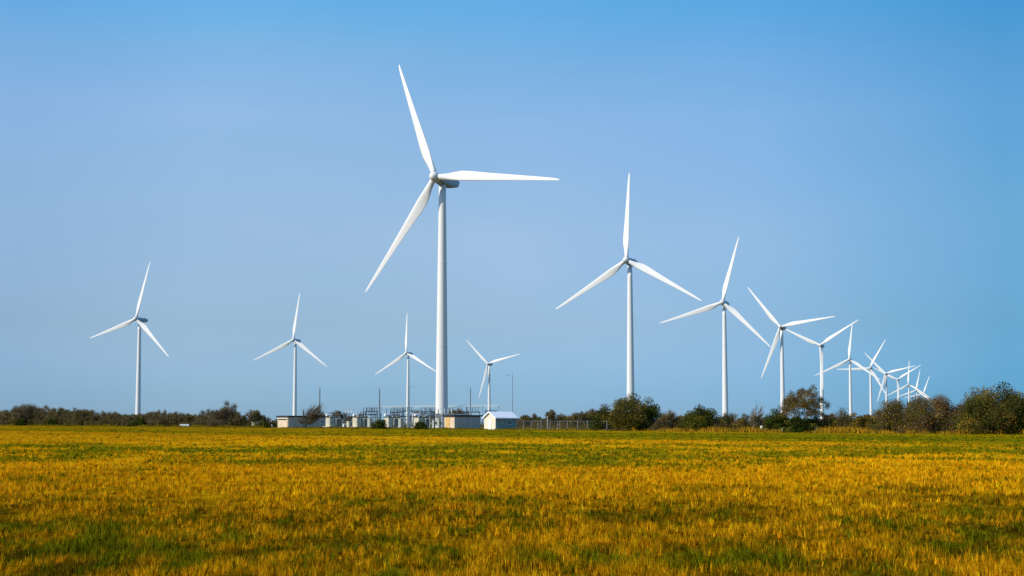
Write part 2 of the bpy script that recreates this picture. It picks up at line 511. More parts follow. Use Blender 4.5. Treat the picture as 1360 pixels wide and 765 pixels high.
while px < 366:
    for row in (0, 1):
        p = px + hrand.uniform(-4, 4) + row * 6
        off = hrand.uniform(1.5, 6) + row * 11
        if p > 330 and row == 0: continue
        x, y = at_edge(p, off)
        base = YH - (gzf(x, y) - EYE) / y * F
        Hm = (base - topline(p)) / F * y * hrand.uniform(.82, 1.12)
        if hrand.random() < .15: Hm *= .7
        plant("hedge_shrub", protoL[hrand.randrange(7)], p, off, LL, "shrub", LH, hrand.uniform(-.7, .7), Hm / 4.6, xy=(x, y))
    px += hrand.uniform(8, 13)

def special(name, px, off, top, wpx, label, cat, seed, **kw):
    x, y = at_edge(px, off)
    base = YH - (gzf(x, y) - EYE) / y * F
    H = (base - top) / F * y; W = wpx / F * y
    if kw["leaves"] > 1000: kw["leaves"] = int(kw["leaves"] * (1.15 if "brown_tree" in name or "brown_bush" in name else 1.7)); kw["leaf"] *= 1.12
    return plant(name, plant_mesh(seed, H, W, **kw), px, off, label, cat, xy=(x, y))

special("rounded_tree", 35, 2, 534.5, 36, "tallest rounded twiggy tree near the left end of the far hedge", "tree", 201, leaves=3200, leaf=.24, pal=GRY + OLV, twigs=6500, twigpal=TW, low=.15, stems=3, tw=.03)
special("bare_tree", 298, 1, 537, 40, "bare spreading tree standing up out of the far hedge right of the low white trough", "tree", 202, leaves=900, leaf=.22, pal=GRY, twigs=6500, twigpal=TW, low=.12, stems=5, tw=.03, lean=.06)
special("rounded_bush", 337, 6, 545, 32, "rounded grey bush behind the small pale shed at the hedge end", "bush", 203, leaves=2600, leaf=.22, pal=GRY + OLV, twigs=4200, twigpal=TW, low=.08, stems=4, tw=.03)
special("dark_bush", 352, -1, 559.5, 16, "low flat dark bush beside the left grey building", "bush", 204, leaves=1500, leaf=.2, pal=DKG, twigs=300, twigpal=TWB, low=.05, stems=3)
special("dark_bush", 32, -.5, 554, 24, "near black bush at the foot of the tallest left hedge tree", "bush", 205, leaves=2200, leaf=.22, pal=DKG, twigs=300, twigpal=TWB, low=.03, stems=3)
special("dark_bush", 70, -.5, 555, 20, "dark bush low in the hedge between the left tree and the left turbine", "bush", 206, leaves=1800, leaf=.22, pal=DKG, twigs=300, twigpal=TWB, low=.03, stems=3)
special("dark_bush", 184, -.5, 554.5, 26, "dark green bush below the leftmost turbine tower", "bush", 207, leaves=2200, leaf=.22, pal=DKG, twigs=300, twigpal=TWB, low=.03, stems=3)
special("windswept_tree", 404, -2, 529.5, 40, "leafless brown windswept tree in front of the left grey building", "tree", 208, leaves=700, leaf=.15, pal=BRN + GRY, twigs=2200, twigpal=TW + TWB, lean=.68, low=.2, stems=4, nclump=60, tw=.02, stemr=.13, spread=.5, fan=.6, clsize=.1)
special("dark_bush", 504, -2.5, 557, 22, "dark bush in front of the substation, left of the slim pale turbine", "bush", 209, leaves=1800, leaf=.17, pal=DKG, twigs=400, twigpal=TWB, low=.05, stems=4)
special("dark_bush", 558.5, -2.5, 559.5, 18, "small dark mound-shaped bush in front of the transformer beside the largest turbine", "bush", 210, leaves=1600, leaf=.16, pal=DKG, twigs=300, twigpal=TWB, low=.05, stems=4)
for i, (p, o, t, w, pal) in enumerate(((597, 70, 543, 26, BRN), (616, 72, 541.5, 30, GRY), (577, 75, 547, 24, OLV), (553, 60, 546, 20, BRN), (449, 62, 546, 34, GRY), (475, 70, 550, 30, OLV), (425, 66, 549, 24, GRY))):
    lab = ("brown bush showing above the dark flat roof beside the largest turbine", "grey brown bush showing above the dark flat roof left of the white-roofed hut",
           "olive bush behind the switchgear at the foot of the largest turbine", "brown bush behind the slim turbine tower amid the switchgear",
           "grey bush behind the leftmost transformer", "low olive bush behind the second transformer", "grey bush behind the right end of the left grey building")[i]
    special("distant_bush", p, o, t, w, lab, "bush", 220 + i, leaves=2200, leaf=.24, pal=pal, twigs=3800, twigpal=TW, low=.05, stems=4, tw=.035)

# --- behind the wire fence
for i, (p, o, t, w, k) in enumerate(((694, 30, 552, 22, 0), (706, 32, 550.5, 24, 1), (718, 30, 552, 22, 2), (731, 26, 543.5, 18, 3), (745, 30, 550.5, 22, 0), (757, 28, 551.5, 22, 1), (770, 26, 544.5, 22, 2), (781, 34, 547, 18, 3), (789, 40, 542, 22, 2))):
    if i == 3: lab, g = "taller round brown bush behind the fence, its top above its neighbours", None
    elif i == 6: lab, g = "tall brown bush behind the fence left of the tan box", None
    elif i == 8: lab, g = "pale grey leafless bush left of the olive hedge tree beyond the fence", None
    else: lab, g = "low brown leafless bush behind the wire fence right of the hut", "low bushes behind the wire fence"
    m = special("scrub_bush", p, o, t, w, lab, "bush", 240 + i, leaves=1900, leaf=.2, pal=(GRY, BRN, OLV, BRN)[k] + OLV, twigs=4200, twigpal=TW, low=.03, stems=4, tw=.03)
    if g: m["group"] = g

# --- right hedge, every tree its own
RT = [
 ("olive_tree", 802, 2, 540, 34, "small olive tree at the left end of the right hedge", dict(leaves=6500, leaf=.2, pal=OLV + DKG, twigs=1500, twigpal=TWB, low=.12, stems=3)),
 ("leafy_tree", 836, 1, 527, 50, "big dark olive tree with yellowish top below the second largest turbine", dict(leaves=9500, leaf=.2, pal=OLV + DKG + [(.20, .14, .025)], twigs=2500, twigpal=TW, low=.06, stems=4, flat=.8)),
 ("conifer_tree", 861, 6, 527.5, 34, "dark evergreen tree with pointed top beside the olive tree", dict(leaves=9000, leaf=.18, pal=DKG, twigs=600, twigpal=TWB, low=.05, stems=1, flat=1.3)),
 ("brown_bush", 885, 2, 547, 40, "brown twiggy bush between the evergreen and the round green tree", dict(leaves=3500, leaf=.17, pal=BRN + GRY, twigs=5500, twigpal=TW, low=.04, stems=5)),
 ("round_tree", 929, 2, 537.5, 46, "round dark green tree left of the third turbine tower", dict(leaves=10500, leaf=.19, pal=DKG + OLV, twigs=1500, twigpal=TWB, low=.04, stems=4, flat=.9)),
 ("brown_bush", 967, 4, 548, 40, "brown bush below the third turbine tower", dict(leaves=3800, leaf=.17, pal=BRN + DKG, twigs=4500, twigpal=TW, low=.04, stems=5)),
 ("brown_bush", 988, 3, 552, 24, "low brown bush left of the thin bare windswept tree", dict(leaves=2600, leaf=.17, pal=BRN + OLV, twigs=3000, twigpal=TW, low=.04, stems=5)),
 ("bare_tree", 1000, 0, 532, 24, "thin leafless tree leaning right, left of the umbrella-shaped tree", dict(leaves=120, leaf=.15, pal=GRY, twigs=900, twigpal=TW, lean=.30, low=.25, stems=5, nclump=60, tw=.02, stemr=.07, bark="palebark", fan=.8, clsize=.12)),
 ("green_bush", 1031, 2, 547, 34, "dark green bush left of the umbrella-shaped tree", dict(leaves=7000, leaf=.18, pal=DKG, twigs=500, twigpal=TWB, low=.04, stems=4, flat=.9)),
 ("umbrella_tree", 1063, 0, 512, 64, "umbrella-shaped windswept tree with thin brown crown and visible limbs", dict(leaves=3900, leaf=.16, pal=BRN + OLV, twigs=5200, twigpal=TWB + TW, lean=.14, low=.36, stems=9, nclump=150, flat=1.12, tw=.022, stemr=.10, spread=.85, hollow=.45, clsize=.05, bark="palebark")),
 ("green_bush", 1064, -.5, 550.5, 44, "dark green bush under the umbrella-shaped tree", dict(leaves=7000, leaf=.18, pal=DKG, twigs=500, twigpal=TWB, low=.03, stems=4, flat=1.1)),
 ("brown_bush", 1092, 5, 550, 30, "brown twiggy bush right of the umbrella-shaped tree", dict(leaves=2200, leaf=.17, pal=BRN, twigs=4500, twigpal=TW, low=.04, stems=5)),
 ("bare_sapling", 1118, 1, 539.5, 22, "small bare sapling with brush-like top beside a slim turbine tower", dict(leaves=700, leaf=.15, pal=OLV, twigs=1200, twigpal=TW, low=.3, stems=4, nclump=50, tw=.02, stemr=.07, fan=.6)),
 ("olive_bush", 1112, 4, 556, 34, "low olive bush at the foot of the bare sapling", dict(leaves=4500, leaf=.18, pal=OLV + DKG, twigs=2000, twigpal=TW, low=.03, stems=5)),
 ("olive_bush", 1147, 3, 549, 44, "wide olive brown bush left of the brown tree group", dict(leaves=5200, leaf=.18, pal=OLV + BRN, twigs=4000, twigpal=TW, low=.03, stems=5)),
 ("brown_tree", 1186, 2, 531, 48, "brown twiggy tree in front of the farthest turbines", dict(leaves=5500, leaf=.18, pal=BRN + OLV, twigs=6000, twigpal=TW, low=.05, stems=5)),
 ("brown_tree", 1216, 1, 525.5, 50, "olive brown tree with pale twigs below the smallest rotors", dict(leaves=8500, leaf=.18, pal=OLV + BRN, twigs=4500, twigpal=TW, low=.05, stems=5, bark="palebark")),
 ("brown_tree", 1250, 2, 523.5, 64, "reddish brown tree with pale limbs right of the last turbine", dict(leaves=7000, leaf=.18, pal=BRN + [(.17, .085, .03)], twigs=7000, twigpal=TW, low=.06, stems=5, bark="palebark")),
 ("brown_bush", 1283, 3, 530, 44, "grey brown tree filling the gap left of the large rightmost tree", dict(leaves=5000, leaf=.18, pal=BRN + GRY, twigs=5500, twigpal=TW, low=.04, stems=5)),
 ("large_tree", 1324, 0, 517.5, 92, "largest hedge tree at the right, green and brown wide crown with pale stems", dict(leaves=15000, leaf=.19, pal=OLV + DKG + BRN, twigs=4500, twigpal=TWB, low=.10, stems=6, nclump=95, flat=.85, bark="palebark", stemr=.16)),
 ("dark_tree", 1362, 3, 525, 60, "dark green tree cut by the right edge of the photo", dict(leaves=10000, leaf=.19, pal=DKG + OLV, twigs=2000, twigpal=TWB, low=.05, stems=5)),
 ("dark_tree", 1404, 2, 524, 60, "dark tree just beyond the right edge of the photo", dict(leaves=7000, leaf=.2, pal=DKG + BRN, twigs=2000, twigpal=TWB, low=.05, stems=5)),
]
for i, (p, o, t, w) in enumerate(((1100, 14, 551, 40), (1130, 16, 551.5, 44), (1165, 14, 549, 40), (905, 14, 551, 36), (950, 15, 550.5, 36), (1010, 14, 553, 40), (1045, 15, 552, 40))):
    m = special("scrub_bush", p, o, t, w, "brown twiggy bush in the second row of the right hedge, showing between the front trees", "bush", 280 + i, leaves=2200, leaf=.19, pal=BRN + GRY, twigs=4500, twigpal=TW, low=.03, stems=4, tw=.025)
    m["group"] = "second row bushes of the right hedge"
for i, (nm, p, o, t, w, lab, kw) in enumerate(RT):
    special(nm, p, o, t, w, lab, "tree" if "tree" in nm or "sapling" in nm else "bush", 300 + i, **kw)

# continuous brambles at the hedge foot (one uncountable mass)
def brambles(px0, px1, n, hmax, d0, d1, pal, label, leaf=.2):
    px = rng.uniform(px0, px1, n); off = rng.uniform(d0, d1, n)
    v = (px - CX) / F; D = (EDGE + off) / (NX * v + NY)
    x = v * D; y = D
    top = hmax * (.25 + 1.1 * sstep(.3, .75, fbm(x / 4, y / 4, 151, 3)))
    z = gz(x, y) + top * rng.uniform(0, 1, n) ** .8
    p = np.stack([x, y, z], 1)
    a = rng.normal(0, 1, (n, 3)); a /= np.linalg.norm(a, axis=1)[:, None]
    b = np.cross(a, rng.normal(0, 1, (n, 3))); b /= np.linalg.norm(b, axis=1)[:, None]
    sz = leaf * rng.uniform(.6, 1.5, (n, 1))
    pal = np.array(pal)
    cl = (fbm(x / 2.5, y / 2.5, 161, 2) * len(pal) * .999).astype(int).clip(0, len(pal) - 1)
    c = pal[cl] * rng.uniform(.5, 1.5, (n, 1))
    V = np.concatenate([np.stack([p - a * sz * .5, p + b * sz * .4, p + a * sz * .5], 1).reshape(-1, 3),
                        np.stack([p - a * sz * .5, p + a * sz * .5, p - b * sz * .4], 1).reshape(-1, 3)])
    K = np.concatenate([np.repeat(c, 3, 0)] * 2)
    o = link("brambles", np_mesh("brambles", V, np.arange(len(V)).reshape(-1, 3), K), M["leaf"])
    tag(o, label, "undergrowth", kind="stuff")
brambles(-100, 352, 20000, 1.4, .5, 9, DKG + OLV + GRY, "dark brambles massed along the foot of the left hedge", .26)
brambles(796, 1460, 34000, 1.6, 1.0, 9, DKG + OLV + BRN, "dark brambles massed along the foot of the right hedge")
brambles(690, 800, 5000, 1.2, 14, 30, OLV + BRN + DKG, "dull scrub massed behind the wire fence")
brambles(420, 690, 9000, 1.6, 52, 66, OLV + BRN + DKG, "dull scrub massed behind the substation", .24)

# ------------------------------------------------------------------ wind turbines
RB = 34.0          # rotor radius
HUBZ = 61.3        # hub centre above the tower foot
OVER = 3.3         # rotor centre ahead of the tower axis
def blade_mesh():
    bm = bmesh.new()
    secs = [(.9, 1.5, 1.5, 0, 0), (1.7, 1.5, 1.45, 2, 0), (3.2, 1.75, 1.15, 11, .12), (5.0, 2.35, .85, 14, .35), (7.0, 2.75, .66, 12, .5), (9.0, 2.68, .55, 10, .5),
            (12, 2.32, .44, 7, .42), (16, 1.92, .34, 4.5, .33), (20, 1.60, .27, 3, .27), (24, 1.30, .21, 2, .2), (28, 1.0, .15, 1, .14), (31, .76, .11, .5, .08), (33, .52, .07, 0, .02), (33.8, .28, .04, 0, -.06), (34, .06, .02, 0, -.12)]
    n = 16; rings = []
    for z, ch, th, tw, shift in secs:
        ring = []
        for k in range(n):
            a = 2 * math.pi * k / n
            cx = math.cos(a); sy = math.sin(a)
            if z > 2.5:   # aerofoil: blunt leading edge (+x), thin trailing edge (-x)
                f = min(1, (z - 2.5) / 2.5)
                taper = 1 - f * .75 * (1 - cx) / 2
                sy *= taper
            x = cx * ch / 2 - shift; y = sy * th / 2
            t = R_(tw + 2)
            # leading edge turned towards the wind (-y)
            X = x * math.cos(t) + y * math.sin(t); Y = -x * math.sin(t) + y * math.cos(t)
            ring.append(bm.verts.new((X, Y, z)))
        rings.append(ring)
    for i in range(len(rings) - 1):
        for k in range(n):
            bm.faces.new((rings[i][k], rings[i][(k + 1) % n], rings[i + 1][(k + 1) % n], rings[i + 1][k]))
    bm.faces.new(rings[0][::-1]); bm.faces.new(rings[-1])
    return bm

def lathe(bm, prof, n=32, axis='z', c=(0, 0, 0)):
    rings = []
    for r, h in prof:
        ring = []
        for k in range(n):
            a = 2 * math.pi * k / n
            p = (r * math.cos(a), r * math.sin(a), h) if axis == 'z' else (r * math.cos(a), h, r * math.sin(a))
            if axis == 'x': p = (h, r * math.cos(a), r * math.sin(a))
            ring.append(bm.verts.new((p[0] + c[0], p[1] + c[1], p[2] + c[2])))
        rings.append(ring)
    for i in range(len(rings) - 1):
        for k in range(n):
            bm.faces.new((rings[i][k], rings[i][(k + 1) % n], rings[i + 1][(k + 1) % n], rings[i + 1][k]))
    bm.faces.new(rings[0][::-1]); bm.faces.new(rings[-1])
    return bm

def nacelle_bm():
    bm = bmesh.new(); rings = []
    # y (back from rotor centre), half width, top, bottom
    for y, w, t, b in ((.95, .80, .85, -.8), (1.3, 1.05, 1.1, -1.0), (2.2, 1.2, 1.2, -1.12), (3.6, 1.3, 1.3, -1.18), (5.4, 1.35, 1.4, -1.15), (7.2, 1.3, 1.4, -.95), (8.7, 1.2, 1.4, -.62), (9.2, 1.1, 1.35, -.45)):
        ring = []
        for k in range(20):
            a = 2 * math.pi * k / 20
            cx, sz = math.cos(a), math.sin(a)
            e = .42
            X = math.copysign(abs(cx) ** e, cx) * w
            Z = math.copysign(abs(sz) ** e, sz); Z = Z * t if Z > 0 else -Z * b
            ring.append(bm.verts.new((X, y + (0.65 * Z / 1.4 if y > 8.5 else 0), Z)))
        rings.append(ring)
    for i in range(len(rings) - 1):
        for k in range(20):
            bm.faces.new((rings[i][k], rings[i][(k + 1) % 20], rings[i + 1][(k + 1) % 20], rings[i + 1][k]))
    bm.faces.new(rings[0][::-1]); bm.faces.new(rings[-1])
    return bm

def make_turbine():
    t = thing("wind_turbine", (0, 0, 0))
    prof = [(1.62, -1.2), (1.58, .4)]
    for k in range(1, 13):
        f = k / 12
        prof.append((1.56 - .70 * f ** 1.05, .4 + (HUBZ - 1.85) * f))
    tw = obj("tower", lathe(bmesh.new(), prof, 40), M["turbine"], t, True)
    tw.location = (0, OVER, 0)
    for h in (20.0, 40.5):
        fl = bmesh.new()
        f = (h - .4) / (HUBZ - 1.85); r = 1.56 - .70 * f ** 1.05
        lathe(fl, [(r + .004, h - .12), (r + .035, h - .1), (r + .035, h + .1), (r + .004, h + .12)], 40)
        obj("flange", fl, M["turbine"], tw)
    dr = obj("door", box(bmesh.new(), -.42, .42, -1.62, -1.50, 1.0, 3.1), M["greyequip"], tw)
    tilt = Matrix.Rotation(R_(-5), 4, 'X')
    hubm = Matrix.Translation((0, 0, HUBZ)) @ tilt
    nb = obj("nacelle", nacelle_bm(), M["nacelle"], t, True); nb.matrix_local = hubm
    vm = bmesh.new(); box(vm, -.5, .5, 6.4, 7.6, 1.36, 1.75)
    va = obj("cooler", vm, M["nacelle"], nb)
    hb = obj("hub", lathe(bmesh.new(), [(.02, -1.75), (.45, -1.66), (.85, -1.38), (1.12, -.9), (1.22, -.3), (1.2, .5), (1.08, .93)], 28, 'y'), M["turbine"], t, True)
    hb.matrix_local = hubm
    bl = []
    me = None
    for k in range(3):
        if me is None:
            b = obj("blade", blade_mesh(), M["turbine"], t, True); me = b.data
        else:
            b = link("blade", me, None, t)
        bl.append(b)
    return t
def pose(t, az, cone):
    hubm = Matrix.Translation((0, 0, HUBZ)) @ Matrix.Rotation(R_(-5), 4, 'X')
    for k, b in enumerate(sorted([c for c in t.children if c.name.startswith("blade")], key=lambda o: o.name)):
        b.matrix_local = hubm @ Matrix.Rotation(R_(90 - az + 120 * k), 4, 'Y') @ Matrix.Rotation(R_(cone), 4, 'X')

TUR = [
("T1", (578, 235), 310, 113.9, 29.5, -2.2, "by far the largest white wind turbine, towering behind the substation"),
("T2", (832, 345.5), 475, 90.5, 27.7, -1.7, "second largest wind turbine, one blade straight up, rising above the dark olive tree"),
("T3", (959.5, 401.5), 636, 76.3, 24.3, .4, "third largest wind turbine, right of the second, standing above the brown bush"),
("T4", (1036.3, 434), 787, 129.2, 26.9, -2.0, "wind turbine with its tower just left of the umbrella-shaped tree"),
("T5", (1089.3, 458.5), 960, 33.3, 26.0, -1.5, "wind turbine with its tower seen through the right side of the umbrella-shaped tree"),
("T6", (1127.7, 477.3), 1153, 84.9, 26.8, 1.0, "wind turbine with its tower beside the small bare sapling"),
("T7", (1155, 489), 1318, 60.9, 26.9, 1.5, "wind turbine above the wide olive bush, a blade pointing up right"),
("T8", (1176, 496), 1441, 133.8, 26.7, -1.0, "small distant wind turbine, left one of the two whose towers meet the brown twiggy tree"),
("T9", (1192, 504), 1613, 32.0, 24.9, 0, "small distant wind turbine with two blades raised in a V above the brown twiggy tree"),
("T10", (1206.4, 510.6), 1790, 87.6, 27.0, .5, "tiny distant wind turbine, one blade straight up, above the olive brown tree"),
("T11", (1217, 518), 2040, 79.6, 27.0, 0, "tiny far wind turbine mostly hidden, one blade up left of the last one"),
("T12", (1226.5, 523), 2253, 71.7, 25.0, 0, "farthest wind turbine, only one slanting blade showing above the reddish brown tree"),
("L1", (180.5, 423.5), 734, 77.9, 22.5, .2, "leftmost wind turbine, standing alone behind the far left hedge"),
("L2", (389.5, 451.5), 903, 84.4, 18.0, .1, "wind turbine with its tower meeting the roof of the left grey building"),
("L3", (539.5, 469), 1059, 91.2, 25.4, .8, "slim small wind turbine just left of the largest one, behind the switchgear"),
("L4", (648, 483), 1228, 135.2, 21.7, -1.5, "small wind turbine directly above the ridge of the white-roofed hut"),
]
proto = make_turbine()
for i, (nm, hub, D, az, yaw, cone, lab) in enumerate(TUR):
    t = proto if i == 0 else dup(proto)
    r = ray(*hub)
    hp = Vector((r[0] * D, r[1] * D, EYE + r[2] * D))
    t.location = (hp.x, hp.y, hp.z - HUBZ)
    t.rotation_euler = (0, 0, R_(-yaw))
    pose(t, az, cone)
    tag(t, lab, "wind turbine", "white wind turbines of the wind farm")

# ------------------------------------------------------------------ substation
AX = R_(-48)       # local -x is the sunlit gable end, local -y the shaded long side
# local x axis = away to the right, local y axis = away to the left
def frame(px, off):
    x, y = at_edge(px, off)
    return x, y, gzf(x, y), math.radians(42.0)
# root rotated so that local x -> (cos42, sin42), local -y (long side) -> (sin42, -cos42)

def gable_hut():
    x, y, z, a = frame(658.0, 2.5)
    t = thing("pitched_hut", (x, y, z), a)
    L, Wd, E, Rg = 6.0, 3.6, 2.65, 3.75
    bm = bmesh.new()
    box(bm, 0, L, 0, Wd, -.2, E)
    obj("wall", bm, M["tealshade"], t)
    bm = bmesh.new()
    v = [(-.04, -.02, -.2), (-.04, Wd + .02, -.2), (-.04, Wd + .02, E), (-.04, Wd / 2, Rg - .1), (-.04, -.02, E)]
    a0 = [bm.verts.new(p) for p in v]; a1 = [bm.verts.new((p[0] + .036, p[1], p[2])) for p in v]
    bm.faces.new(a0); bm.faces.new(a1[::-1])
    for k in range(5): bm.faces.new((a0[k], a0[(k + 1) % 5], a1[(k + 1) % 5], a1[k]))
    obj("gable_wall", bm, M["cream"], t)
    bm = bmesh.new()
    b0 = [bm.verts.new((L + .004, p[1], p[2])) for p in v]; b1 = [bm.verts.new((L + .04, p[1], p[2])) for p in v]
    bm.faces.new(b0); bm.faces.new(b1[::-1])
    for k in range(5): bm.faces.new((b0[k], b0[(k + 1) % 5], b1[(k + 1) % 5], b1[k]))
    obj("gable_wall", bm, M["cream"], t)
    bm = bmesh.new()
    ov = .38; sl = (Rg - E) / (Wd / 2)
    for s in (0, 1):
        y0 = -ov if s == 0 else Wd + ov
        p = [(-.3, y0, E - ov * sl + .02), (L + .3, y0, E - ov * sl + .02), (L + .3, Wd / 2, Rg + .02), (-.3, Wd / 2, Rg + .02)]
        lo = [bm.verts.new(q) for q in p]; hi = [bm.verts.new((q[0], q[1], q[2] + .09)) for q in p]
        bm.faces.new(lo); bm.faces.new(hi)
        for k in range(4): bm.faces.new((lo[k], lo[(k + 1) % 4], hi[(k + 1) % 4], hi[k]))
    rf = obj("roof", bm, M["metalroof"], t)
    bm = bmesh.new()
    for s in (0, 1):
        y0 = -ov - .02 if s == 0 else Wd + ov + .02
        p = [(-.36, y0, E - ov * sl - .16), (-.36, y0, E - ov * sl + .14), (-.36, Wd / 2, Rg + .15), (-.36, Wd / 2, Rg - .16)]
        lo = [bm.verts.new(q) for q in p]; hi = [bm.verts.new((q[0] + .055, q[1], q[2])) for q in p]
        bm.faces.new(lo); bm.faces.new(hi)
        for k in range(4): bm.faces.new((lo[k], lo[(k + 1) % 4], hi[(k + 1) % 4], hi[k]))
    obj("bargeboard", bm, M["white"], rf)
    bm = bmesh.new(); box(bm, -.3, L + .3, -ov - .08, -ov - .005, E - ov * sl - .14, E - ov * sl + .1); obj("gutter", bm, M["white"], rf)
    d = obj("door", box(bmesh.new(), -.10, -.045, 1.15, 2.25, -.05, 2.1), M["door"], t)
    obj("handle", box(bmesh.new(), -.16, -.101, 1.28, 1.34, 1.0, 1.12), M["darksteel"], d)
    for (x0, x1, z0, z1) in ((1.5, 2.15, 1.25, 2.05), (3.3, 4.7, 1.1, 2.0)):
        w = obj("window", box(bmesh.new(), x0, x1, -.05, -.004, z0, z1), M["white"], t)
        obj("pane", box(bmesh.new(), x0 + .07, x1 - .07, -.06, -.051, z0 + .07, z1 - .07), M["glass"], w)
    obj("corner_board", box(bmesh.new(), -.03, .09, -.05, -.022, -.15, E), M["white"], t)
    tag(t, "small pitched-roof hut with white metal roof and cream gable end", "hut")
gable_hut()

def flat_building(px, off, L, Wd, Hh, name, label, left):
    x, y, z, a = frame(px, off)
    t = thing(name, (x, y, z), a)
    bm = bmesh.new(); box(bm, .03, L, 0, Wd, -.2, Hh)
    obj("wall", bm, M["greyshade"], t)
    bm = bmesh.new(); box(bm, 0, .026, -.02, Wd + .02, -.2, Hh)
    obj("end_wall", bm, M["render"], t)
    bm = bmesh.new(); box(bm, -.3, L + .3, -.3, Wd + .3, Hh + .004, Hh + .10); box(bm, -.36, L + .36, -.36, Wd + .36, Hh + .104, Hh + .34)
    obj("roof", bm, M["felt"], t)
    if left:
        fr = obj("garage_door", box(bmesh.new(), -.06, -.004, .35, Wd - .35, -.05, Hh - .45), M["render"], t)
        bm = bmesh.new()
        for (y0, y1, z0, z1) in ((.17, .347, -.05, Hh - .2), (Wd - .347, Wd - .17, -.05, Hh - .2), (.347, Wd - .347, Hh - .44, Hh - .2)):
            box(bm, -.14, -.005, y0, y1, z0, z1)
        obj("frame", bm, M["cream"], fr)
        obj("lintel_shade", box(bmesh.new(), -.16, -.062, .45, Wd - .45, Hh - .70, Hh - .46), M["felt"], fr)  # dark strip standing in for the shade under the door head
        w = obj("window", box(bmesh.new(), L * .78, L * .78 + .9, -.05, -.004, 1.2, 1.9), M["white"], t)
        obj("pane", box(bmesh.new(), L * .78 + .08, L * .78 + .82, -.06, -.052, 1.28, 1.82), M["glass"], w)
    else:
        d = obj("door", box(bmesh.new(), -.06, -.004, Wd * .46, Wd * .88, -.05, Hh - .12), M["ochre"], t)
        obj("handle", box(bmesh.new(), -.12, -.062, Wd * .5, Wd * .53, 1.0, 1.15), M["darksteel"], d)
    bm = bmesh.new()
    for k in range(1, 6):
        xx = L * k / 6.0
        box(bm, xx - .05, xx + .05, -.035, -.004, -.1, Hh - .05)
    obj("batten", bm, M["greyequip"], t)
    # pale downpipe
    obj("downpipe", ring_tube(bmesh.new(), [(L * .62, -.10, -.1), (L * .62, -.10, Hh - .05)], .05, 8), M["white"], t)
    return tag(t, label, "building")
flat_building(603.5, 5.0, 7.6, 3.5, 2.80, "flat_roof_building", "flat-roofed grey building with lit peach end and ochre door, left of the pitched hut", False)
flat_building(382.5, 4.0, 12.5, 4.9, 2.70, "flat_roof_building", "long flat-roofed grey building with lit garage-door end, at the left of the substation", True)

def insulator(bm, x, y, z0, z1, r=.09):
    n = max(4, int((z1 - z0) / .14)); prof = []
    for k in range(n):
        h = z0 + (z1 - z0) * k / n; s = (z1 - z0) / n
        prof += [(r * .5, h), (r, h + s * .35), (r * .95, h + s * .5), (r * .5, h + s * .65)]
    prof.append((r * .5, z1))
    return lathe(bm, prof, 10, 'z', (x, y, 0))

def transformer(px, off, label, finx, tankm):
    x, y, z, a = frame(px, off)
    t = thing("transformer", (x, y, z), a)
    obj("plinth", box(bmesh.new(), -.5, 4.0, -.5, 2.4, -.2, .38), M["plinth"], t)
    bm = bmesh.new(); box(bm, 0, 3.4, 0, 1.9, .384, 2.55); 
    for k in range(4): box(bm, -.07, -.004, .15 + k * .5, .25 + k * .5, .45, 2.5)
    tk = obj("tank", bm, M[tankm], t)
    obj("lid", box(bmesh.new(), -.08, 3.48, -.08, 1.98, 2.554, 2.68), M["darksteel"], t)
    rr = random.Random(px)
    for k in range(4):
        xx = .5 + .75 * k
        obj("cooling_pipe", ring_tube(bmesh.new(), [(xx, -.10, .5), (xx + .1, -.14, 1.4), (xx, -.10, 2.5)], .06, 6), M[rr.choice(("darksteel", "plinth", "steel"))], t)
    for k in range(6):
        x0 = .1 + .55 * k
        obj("valve_box", box(bmesh.new(), x0, x0 + rr.uniform(.2, .4), -.05, .3, 2.684, 2.684 + rr.uniform(.15, .4)), M[rr.choice(("darksteel", "plinth", "greyequip"))], t)
    bm = bmesh.new()
    for k in range(11): box(bm, finx + .14 * k, finx + .05 + .14 * k, -.62, -.02, .7, 2.35)
    box(bm, finx, finx + 1.5, -.4, -.3, 2.354, 2.45)
    obj("radiator", bm, M["greyequip"], t)
    bm = bmesh.new(); lathe(bm, [(.08, -.62), (.28, -.58), (.33, -.45), (.33, .95), (.28, 1.08), (.08, 1.12)], 20, 'x', (.1, .95, 3.15))
    cs = obj("conservator", bm, M["whiteins"], t, False)
    bm = bmesh.new(); box(bm, -.05, .05, .65, .75, 2.684, 3.0); box(bm, .85, .95, .65, .75, 2.684, 3.0); obj("bracket", bm, M["steel"], cs)
    for k in range(3):
        bm = bmesh.new(); xx = 1.55 + .75 * k
        lathe(bm, [(.17, 2.684), (.17, 2.95), (.08, 2.952)], 12, 'z', (xx, .6 + .1 * k, 0))
        insulator(bm, xx, .6 + .1 * k, 2.96, 4.05, .17)
        b = obj("bushing", bm, M["porcelain"], t)
    obj("control_box", box(bmesh.new(), 2.2, 2.9, -.40, -.02 - .004, .9, 2.0), M["paleequip"], t) if finx < 1 else None
    return tag(t, label, "transformer", "transformers of the substation")
transformer(438, 10, "leftmost transformer, pale ribbed tank beside the long left building", 1.5, "paleequip")
transformer(474, 10, "second transformer from the left, pale pinkish tank with dark bushings", 1.7, "paleequip")
transformer(516, 10, "third transformer, partly behind the larger dark bush", 1.2, "paleequip")
transformer(556, 9, "rightmost transformer, behind the small dark mound-shaped bush next to the largest turbine", 1.6, "paleequip")

